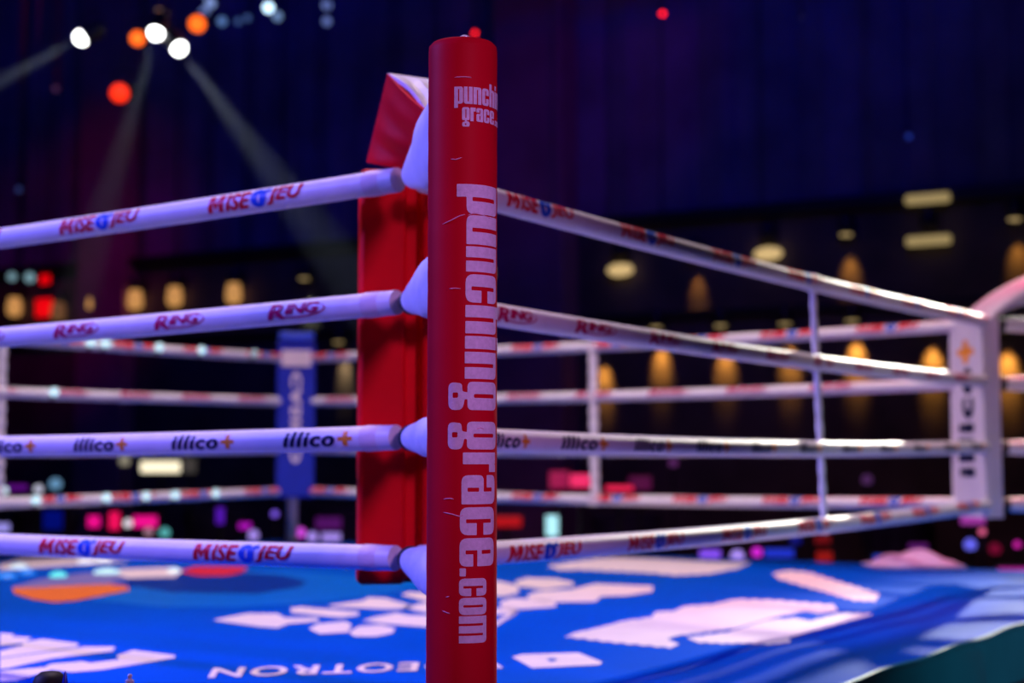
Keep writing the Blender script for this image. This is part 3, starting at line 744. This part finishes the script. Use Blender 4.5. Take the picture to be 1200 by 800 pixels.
# ------------------------------------------------------------------ stage lamps on trusses
def truss(a, b, label):
    t = thing('lighting_truss', label, 'truss', tuple(a)); d = (b-a); ln = d.length; d.normalize()
    up = Vector((0, 0, 1)); sd = d.cross(up).normalized()
    for q in (sd*.14+up*.14, -sd*.14+up*.14, sd*.14-up*.14, -sd*.14-up*.14):
        bm = BM(); sweep(bm, [a+q, b+q], .024, 8); obj('chord', bm, M_black, t)
    bm = BM(); nn = int(ln/.5)
    for k in range(nn):
        p0 = a+d*(k*.5); p1 = a+d*((k+1)*.5)
        for q in (sd*.14, -sd*.14):
            sweep(bm, [p0+q+up*(.14 if k % 2 else -.14), p1+q-up*(.14 if k % 2 else -.14)], .012, 6)
        sweep(bm, [p0+up*.14+sd*.14, p0+up*.14-sd*.14], .012, 6); sweep(bm, [p0-up*.14+sd*.14, p0-up*.14-sd*.14], .012, 6)
    obj('lattice', bm, M_black, t)
    for k in (.1, .5, .9):
        bm = BM(); q = a+d*ln*k; sweep(bm, [q+up*.14, Vector((q.x, q.y, 11.02))], .008, 6); obj('hanging_cable', bm, M_black, t)
YT = 15.0; ZTR = 7.55
truss(Vector((-9.5, YT, ZTR)), Vector((9.5, YT, ZTR)), 'long black lighting truss high above the far side of the hall')
def lamp(px, py, Y, r, col, es, aimd, label, group, beam=None):
    """moving-head lamp; its lens sits where the photograph shows it and it hangs on a drop pole from the ceiling or truss"""
    p = atd(px, py, Y); d = Vector(aimd).normalized()
    t = thing('stage_lamp', label, 'stage light', tuple(p), group)
    Mx = aim_matrix(p, d); bm = BM()
    lathe(bm, [(r*1.18, .0), (r*1.2, -.3*r), (r*1.1, -1.2*r), (r*1.25, -2*r), (r*1.1, -3*r), (r*.5, -3.4*r), (0, -3.4*r)], n=20, axis=Mx)
    lathe(bm, [(r*1.18, 0), (r*1.0, 0), (r*1.0, -.02), (0, -.021)], n=20, axis=Mx); hd = obj('lamp_head', bm, M_black, t)
    bm = BM(); lathe(bm, [(0, r*.97), (r*.37, r*.9), (r*.69, r*.69), (r*.9, r*.37), (r*.97, 0), (r*.97, -.018), (0, -.018)], n=20, axis=Mx); obj('lens', bm, glow(col, es), hd)
    c = p-d*r*1.8; bm = BM(); yh = r*2.4
    sweep(bm, [c+Vector((r*1.32, 0, 0)), c+Vector((r*1.35, 0, yh*.7)), c+Vector((r*.6, 0, yh)), c+Vector((-r*.6, 0, yh)), c+Vector((-r*1.35, 0, yh*.7)), c+Vector((-r*1.32, 0, 0))], .008, 8)
    obj('yoke', bm, M_black, t)
    top = 11.0 if abs(Y-YT) > .3 or p.z > ZTR-.4 else ZTR-.14
    bm = BM(); sweep(bm, [c+Vector((0, 0, yh)), Vector((c.x, c.y, top))], .007, 8); obj('drop_pole', bm, M_black, t)
    if beam:
        l = bpy.data.lights.new('beam_light', 'SPOT'); l.color = (.72, .85, 1); l.energy = beam[0]; l.spot_size = math.radians(beam[1]); l.spot_blend = .6; l.shadow_soft_size = .04
        o = bpy.data.objects.new('beam_light', l); C.objects.link(o); o.parent = t; o.location = d*.11; o.rotation_euler = d.to_track_quat('-Z', 'Y').to_euler()
W_ = (1, 1, 1)
g1 = 'white beam lamps at upper left'; g3 = 'small blue-white lamps along the top'
lamp(96, 44, 14.53, .075, W_, 9, (-1.0, -.55, -.80), 'leftmost white stage lamp, its beam falling to the lower left', g1, (3200, 10))
lamp(183, 38, 14.53, .075, W_, 9, (-.14, -.75, -1.4), 'middle white stage lamp, its beam falling almost straight down', g1, (1900, 9))
lamp(209.5, 56, 14.53, .075, W_, 9, (.80, -.45, -1.05), 'rightmost of the three white beam lamps, beam falling to the right', g1, (2900, 11))
lamp(161, 45, 14.8, .075, (1, .13, .008), 2.0, (0, -1, -.45), 'orange stage lamp just left of the middle white beam lamp', 'orange and red lamps at upper left')
lamp(231, 28, 14.8, .085, (1, .13, .008), 2.0, (0, -1, -.45), 'orange stage lamp up right of the white beam lamps', 'orange and red lamps at upper left')
lamp(140, 109, 14.8, .095, (1, .03, .006), 1.6, (0, -1, -.3), 'large red stage lamp hanging below the other lamps', 'orange and red lamps at upper left')
lamp(556.5, 39, 14.8, .022, (1, .01, .01), 4, (0, -1, -.4), 'tiny red lamp just above the top of the red post', 'tiny red lamps')
lamp(776.5, 16, 14.8, .025, (1, .01, .02), 4, (0, -1, -.4), 'tiny red lamp high on the right of the post', 'tiny red lamps')
YL = 0
for x, y, r, c_, e in ((239, 15, .055, (.3, .42, 1), .6), (246, 4, .055, (.35, .5, 1), .75), (260, 25, .045, (.2, .4, .9), .5), (279, 25, .035, (.15, .3, .8), .3), (290, 21, .035, (.15, .3, .8), .3), (314.5, 9, .05, (.55, .8, 1), 3), (325, 19, .05, (.3, .5, .9), .6),
                      (383, 6, .05, (.25, .35, .9), .55), (383, 25, .045, (.25, .35, .9), .5), (186, 14, .04, (.5, .3, .2), .4), (194, 19, .04, (.5, .3, .2), .4), (198, 35, .035, (.5, .3, .2), .3), (65, 104, .03, (.25, .1, .3), .25),
                      (940, 20, .015, (.15, .15, .6), .15), (1065, 160, .03, (.05, .1, .9), .35), (1157, 72, .02, (.4, .25, .4), .25), (14, 324, .045, (.4, .7, .8), .45), (35, 325, .05, (.4, .7, .8), .5), (22, 222, .03, (.1, .15, .6), .25)):
    side = 'upper left' if x < 600 else 'upper right'
    if y > 300: lb = 'faint blue-grey lamp at the far left under the top rope, %s' % ('the left one' if x < 20 else 'the right one')
    elif y > 200: lb = 'very faint blue lamp at the far left just above the top rope'
    elif x == 65: lb = 'dim purplish lamp at upper left, below the leftmost beam lamp'
    elif 180 < x < 200: lb = 'dim brownish lamp by the middle beam lamp, %s' % {186: 'uppermost', 194: 'middle', 198: 'lowest'}[x]
    elif x == 314.5: lb = 'brightest of the small blue-white lamps along the top edge'
    else:
        YL += 1; lb = 'small dim bluish lamp near the top edge, %s of its kind from the left' % ORD[YL-1]
    lamp(x, y, 15.6+.33*(int(x*7+y) % 5), r*1.06, c_, e, (0, -1, -.35), lb, g3)

# haze that the three beams cross
M_haze = bpy.data.materials.new('stage_haze'); M_haze.use_nodes = True; nt = M_haze.node_tree; nt.nodes.clear()
vo = nt.nodes.new('ShaderNodeOutputMaterial'); vs = nt.nodes.new('ShaderNodeVolumeScatter')
vs.inputs['Density'].default_value = .010; vs.inputs['Anisotropy'].default_value = .2
nt.links.new(vs.outputs[0], vo.inputs['Volume'])
bm = BM(); box(bm, (-4.6, 13.5, 5.2), (7.6, 1.9, 5.2)); hz = obj('haze', bm, M_haze, None, False)
place_origin(hz, (-4.6, 13.5, 2.6)); hz['label'] = 'thin smoky haze lit by the white beam lamps at upper left'; hz['category'] = 'haze'; hz['kind'] = 'stuff'

# ------------------------------------------------------------------ lit things around the far side of the ring
def panel_light(px, py, wp, hp, Y, col, es, label, group, name='led_panel', cat='light panel'):
    p = atd(px, py, Y); k = Y/FPX; wd, ht = wp*k, hp*k
    t = thing(name, label, cat, (p.x, p.y, 0), group)
    bm = BM(); box(bm, p+Vector((0, .03, 0)), (wd+.03, .05, ht+.03)); obj('housing', bm, M_plast, t, False, .006)
    bm = BM(); box(bm, p, (wd, .014, ht)); obj('lit_face', bm, glow(col, es), t, False, .004)
    bm = BM(); sweep(bm, [p+Vector((0, .04, -ht/2)), (p.x, p.y+.04, .03)], .016, 10); obj('pole', bm, M_black, t)
    bm = BM(); lathe(bm, [(0, 0), (.07, 0), (.07, .015), (.03, .04), (0, .04)], (p.x, p.y+.04, 0), 18); obj('base', bm, M_black, t)
def globe_light(px, py, rp, Y, col, es, label, group):
    p = atd(px, py, Y); r = rp*Y/FPX
    t = thing('globe_lamp', label, 'lamp', (p.x, p.y, 0), group)
    bm = BM(); bmesh.ops.create_uvsphere(bm, u_segments=16, v_segments=10, radius=r, matrix=Matrix.Translation(p)); obj('globe', bm, glow(col, es), t)
    bm = BM(); lathe(bm, [(0, -r*1.25), (r*.5, -r*1.25), (r*.6, -r*.8), (0, -r*.8)], p, 14); obj('collar', bm, M_black, t)
    bm = BM(); sweep(bm, [p-Vector((0, 0, r*1.1)), (p.x, p.y, .03)], .012, 10); obj('pole', bm, M_black, t)
    bm = BM(); lathe(bm, [(0, 0), (.06, 0), (.06, .015), (.03, .03), (0, .03)], (p.x, p.y, 0), 18); obj('base', bm, M_black, t)
MG = (1, .005, .30); LV = (.45, .30, 1); VI = (.14, .03, .75); BL = (.01, .03, .8)
gl = 'lit panels beyond the ring on the left'; gr = 'lit panels beyond the ring on the right'
panel_light(110, 611, 14, 13, 13.2, MG, .9, 'small magenta panel, leftmost of the magenta glow under the far ropes', gl)
panel_light(134, 610, 12, 20, 13.0, (1, .005, .12), .9, 'upright pink-red panel between two magenta panels', gl)
panel_light(170, 611, 28, 13, 13.4, MG, .9, 'wide magenta panel right of the small white globe', gl)
panel_light(62, 609, 22, 22, 13.0, (.0, .01, .5), .3, 'dark blue square panel at the far left', gl)
panel_light(3, 618, 16, 10, 12.6, (.4, .35, 1), .8, 'lavender panel cut by the left edge', gl)
panel_light(20, 571, 24, 6, 14.0, (.3, .01, .6), .35, 'slim purple strip light behind the lowest far left rope', gl)
panel_light(188, 547, 46, 13, 15.5, (1, .88, .62), 1.3, 'bright cream lit sign showing between the far left ropes', gl, 'lit_sign', 'sign')
panel_light(222, 545, 16, 18, 16.2, (.3, .26, .24), .15, 'dim grey screen right of the cream sign', gl, 'screen', 'screen')
panel_light(258, 604, 9, 19, 13.2, (.12, .01, .6), .7, 'thin upright violet panel left of the blue cushion', gl)
panel_light(388, 629, 22, 9, 12.8, LV, .8, 'lavender bar light left of the red cushion', gl)
panel_light(385, 613, 30, 14, 13.4, (.16, .01, .25), .4, 'dull purple panel above the lavender bar', gl)
panel_light(287, 616, 14, 7, 13.0, (.7, .01, .8), .6, 'small purple-pink bar low beside the blue cushion', gl)
globe_light(146, 540, 6, 15.5, (.7, .62, .45), .4, 'dim cream globe left of the cream sign', 'globe lamps beyond the ring')
globe_light(150, 613, 5, 12.8, (.9, .8, .9), 1.0, 'small white globe between the magenta panels', 'globe lamps beyond the ring')
globe_light(193, 624, 6, 12.6, (.15, .7, .7), .6, 'small teal globe just above the lowest near rope', 'globe lamps beyond the ring')
globe_light(174, 623, 5, 12.6, (.7, .35, .5), .5, 'dusty pink globe left of the teal globe', 'globe lamps beyond the ring')
globe_light(65, 567, 7, 14.0, (.2, .45, .75), .6, 'pale blue globe at the far left above the lowest far rope', 'globe lamps beyond the ring')
globe_light(4, 575, 5, 13.0, (.7, .9, 1), 1.2, 'white globe at the left edge beside the pale strap', 'globe lamps beyond the ring')
globe_light(45, 573, 5, 13.0, (.7, .7, .9), .8, 'small white globe right of the purple strip light', 'globe lamps beyond the ring')
globe_light(322, 602, 4, 13.0, (.25, .12, 1), .9, 'tiny violet globe at the left edge of the blue cushion', 'globe lamps beyond the ring')
globe_light(297, 627, 6, 12.6, LV, .9, 'lavender globe low left of the blue corner post', 'globe lamps beyond the ring')
globe_light(352, 624, 6, 12.6, (.8, .08, .9), .9, 'magenta globe low right of the blue corner post', 'globe lamps beyond the ring')
globe_light(366, 629, 6, 12.6, LV, .9, 'lavender globe right of the magenta globe', 'globe lamps beyond the ring')
panel_light(647, 616, 14, 24, 12.6, (.45, .9, 1), 1.1, 'bright ice-blue upright panel right of the red post', gr)
panel_light(594, 611, 34, 12, 13.0, (.8, .005, .01), .5, 'red bar light partly hidden by the red post', gr)
panel_light(726, 572, 32, 6, 12.5, (1, .02, .10), .9, 'slim red strip light behind the lowest far right rope', gr)
panel_light(656, 562, 24, 20, 13.0, (.7, .02, .15), .45, 'crimson panel left of the pale strap', gr)
panel_light(680, 563, 24, 15, 12.8, (1, .03, .16), .9, 'bright pinkish red panel touching the pale strap', gr)
panel_light(750, 566, 26, 16, 13.4, (.18, .005, .10), .4, 'dull maroon panel right of the pale strap', gr)
panel_light(832, 649, 24, 10, 11.4, (.25, .08, .95), .9, 'violet bar light at the far canvas edge', gr)
panel_light(913, 648, 34, 10, 11.4, (.01, .04, .75), .7, 'deep blue bar light at the far canvas edge', gr)
panel_light(966, 652, 18, 12, 11.4, (.6, .01, .005), .4, 'dark red square panel at the far canvas edge', gr)
panel_light(964, 632, 18, 10, 12.0, (.4, .005, .01), .3, 'dim red panel above the dark red square one', gr)
panel_light(932, 632, 12, 10, 12.4, (.01, .02, .6), .3, 'dim blue panel just under the lowest near right rope', gr)
panel_light(1037, 654, 26, 7, 10.6, (.02, .08, .9), .7, 'low blue bar light left of the towel', gr)
panel_light(1076, 642, 22, 10, 11.0, (.2, .01, .3), .4, 'dim purple panel above the towel', gr)
panel_light(1140, 608, 28, 12, 11.0, (.55, .06, .55), .6, 'purple-pink panel below the white cushion', gr)
panel_light(1190, 669, 40, 8, 8.9, (.6, .01, .4), .6, 'magenta strip light at the right edge of the canvas', gr)
globe_light(864, 652, 8, 11.2, LV, .9, 'lavender globe right of the violet bar at the canvas edge', 'globe lamps beyond the ring')
globe_light(887, 647, 6, 11.2, (.75, .02, .75), .9, 'magenta globe left of the deep blue bar', 'globe lamps beyond the ring')
globe_light(1137, 638, 7, 10.8, (.15, .15, 1), .9, 'blue globe below the white cushion', 'globe lamps beyond the ring')
globe_light(1151, 623, 4, 10.8, (1, .15, .35), .8, 'small pink globe above the blue globe', 'globe lamps beyond the ring')
globe_light(1192, 638, 4, 10.8, (.8, .02, .5), .8, 'small magenta globe at the right edge', 'globe lamps beyond the ring')
globe_light(1166, 643, 7, 11.4, (.3, .005, .05), .5, 'dull crimson globe right of the blue globe', 'globe lamps beyond the ring')
globe_light(789, 542, 5, 15, (.3, .06, .35), .35, 'dim purple globe above the lowest far right rope', 'globe lamps beyond the ring')
globe_light(1016, 562, 6, 14, (.2, .06, .28), .35, 'dim purple globe between the far right ropes', 'globe lamps beyond the ring')
# red signs on the wall at the left
for (x, y, wp, hp, lb) in ((57, 361, 29, 21, 'bright red lit sign on the back wall at the far left'), (57, 328, 15, 10, 'small red lit sign above the larger red sign')):
    p = wallpt(x, y)+WN*.06; k = p.y/FPX; t = thing('red_wall_sign', lb, 'sign', tuple(p), 'red signs on the back wall')
    bm = BM(); box(bm, p-WN*.025, (wp*k+.05, .06, hp*k+.05), WR); obj('housing', bm, M_plast, t, False)
    bm = BM(); box(bm, p+WN*.012, (wp*k, .014, hp*k), WR); obj('lit_face', bm, glow((1, .0, .004), .9), t, False)

# ------------------------------------------------------------------ ringside furniture, dim behind the ring
def high_table(x, y, label):
    t = thing('cocktail_table', label, 'table', (x, y, 0), 'high tables beyond the ring')
    bm = BM(); prof = [(0, 1.10), (.36, 1.10), (.375, 1.085), (.37, 1.0), (.24, .6), (.30, .05)]
    lathe(bm, prof, (x, y, 0), 28); obj('table_cloth', bm, M_cloth, t)
    bm = BM(); lathe(bm, [(0, 0), (.26, 0), (.26, .02), (.03, .05), (.03, 1.09), (0, 1.09)], (x, y, 0), 20); obj('pedestal', bm, M_black, t)
for k, (x, y) in enumerate(((-5.2, 16.6), (-3.4, 17.0), (-1.9, 16.8), (1.2, 15.6), (3.9, 15.2), (5.2, 12.2))):
    high_table(x, y, 'dark high table with draped cloth beyond the ring, %s from the left' % ORD[k])
def chair(x, y, rz, label):
    t = thing('stacking_chair', label, 'chair', (x, y, 0), 'dark chairs beyond the ring')
    def q(a, b, c): v = Matrix.Rotation(rz, 3, 'Z') @ Vector((a, b, c)); return v+Vector((x, y, 0))
    bm = BM(); box(bm, q(0, 0, .45), (.42, .42, .05), rz); obj('seat', bm, M_cloth, t, False, .015)
    bm = BM(); box(bm, q(0, .2, .75), (.40, .04, .42), rz); obj('backrest', bm, M_cloth, t, False, .015)
    for sx in (-.18, .18):
        bm = BM(); sweep(bm, [q(sx, -.18, .43), q(sx*1.1, -.2, 0)], .012, 8); obj('leg', bm, M_black, t)
        bm = BM(); sweep(bm, [q(sx, .22, .94), q(sx, .19, .43), q(sx*1.1, .24, 0)], .012, 8); obj('leg', bm, M_black, t)
for k in range(5): chair(-4.6+.95*k, 12.0+.06*math.sin(k), .1*math.sin(k*2), 'dark empty chair in the row beyond the far left ropes, %s from the left' % ORD[k])
# television camera on a pedestal at the right
cb = Vector((3.72, 9.6, 0))
t = thing('television_camera', 'black television camera on a tall pedestal past the white cushion', 'camera', tuple(cb))
bm = BM(); box(bm, cb+Vector((0, 0, 1.38)), (.20, .46, .24), .5); obj('camera_body', bm, M_plast, t, False, .02)
bm = BM(); M1 = aim_matrix(cb+Vector((-.1, -.2, 1.38)), (-.45, -.9, 0)); lathe(bm, [(0, 0), (.09, 0), (.09, .12), (.11, .2), (.11, .32), (.09, .32), (0, .29)], n=24, axis=M1); obj('lens', bm, M_plast, t)
bm = BM(); box(bm, cb+Vector((.05, .1, 1.56)), (.16, .12, .11), .5); obj('viewfinder', bm, M_plast, t, False, .01)
bm = BM(); sweep(bm, [cb+Vector((0, 0, .25)), cb+Vector((0, 0, .9)), cb+Vector((0, 0, 1.26))], [.07, .05, .06], 16); obj('pedestal_column', bm, M_black, t)
for k in range(3):
    a_ = k*2*PI/3+.4; bm = BM(); e = cb+Vector((math.cos(a_)*.45, math.sin(a_)*.45, .04))
    sweep(bm, [cb+Vector((0, 0, .3)), cb+(e-cb)*.9+Vector((0, 0, .06)), e], [.03, .025, .03], 8); obj('leg', bm, M_black, t)
bm = BM(); sweep(bm, [cb+Vector((.02, .15, 1.3)), cb+Vector((.2, .5, 1.12))], .012, 8); obj('pan_handle', bm, M_black, t)

# ------------------------------------------------------------------ foreground gear at the lower left
c0 = atd(62, 800, 2.9); c0.z = 0
top = atd(62, 786, 2.9).z
t = thing('camera_on_stand', 'black rounded camera top on a stand, cut by the bottom left edge', 'camera', tuple(c0))
bm = BM(); lathe(bm, [(0, top), (.018, top-.002), (.028, top-.010), (.034, top-.026), (.036, top-.10), (.03, top-.12), (0, top-.12)], c0+Vector((-.006, 0, 0)), 28); obj('camera_body', bm, M_plast, t)
bm = BM(); f0 = atd(76.5, 785, 2.88); 
lathe(bm, [(0, 0), (.0025, -.006), (.007, -.03), (.011, -.09), (0, -.09)], f0, 12); obj('fin', bm, mat('blue_plastic', (.01, .02, .4), .25), t)
bm = BM(); sweep(bm, [Vector((c0.x, c0.y, top-.11)), Vector((c0.x, c0.y, .75)), Vector((c0.x, c0.y, .4))], [.014, .014, .018], 12); obj('centre_column', bm, M_black, t)
for k in range(3):
    a_ = k*2*PI/3+.3; bm = BM(); sweep(bm, [Vector((c0.x, c0.y, .78)), c0+Vector((math.cos(a_)*.10, math.sin(a_)*.10, .015))], .012, 8); obj('leg', bm, M_black, t)
k0 = atd(152, 800, 2.95); kz = atd(152, 789, 2.95).z
t = thing('light_stand', 'slim stand ending in a small chrome knob at the bottom edge', 'stand', (k0.x, k0.y, 0))
bm = BM(); lathe(bm, [(0, 0), (.0035, -.001), (.005, -.004), (.0035, -.008), (.004, -.010), (.0085, -.013), (.009, -.019), (.006, -.022), (.0075, -.028), (.0075, -.06), (0, -.06)], (k0.x, k0.y, kz), 20); obj('chrome_knob', bm, M_chrome, t)
bm = BM(); sweep(bm, [(k0.x, k0.y, kz-.05), (k0.x, k0.y, .1)], .008, 10); obj('pole', bm, M_black, t)
for k in range(3):
    a_ = k*2*PI/3+1; bm = BM(); sweep(bm, [Vector((k0.x, k0.y, .45)), Vector((k0.x+math.cos(a_)*.07, k0.y+math.sin(a_)*.07, .012))], .009, 8); obj('leg', bm, M_black, t)
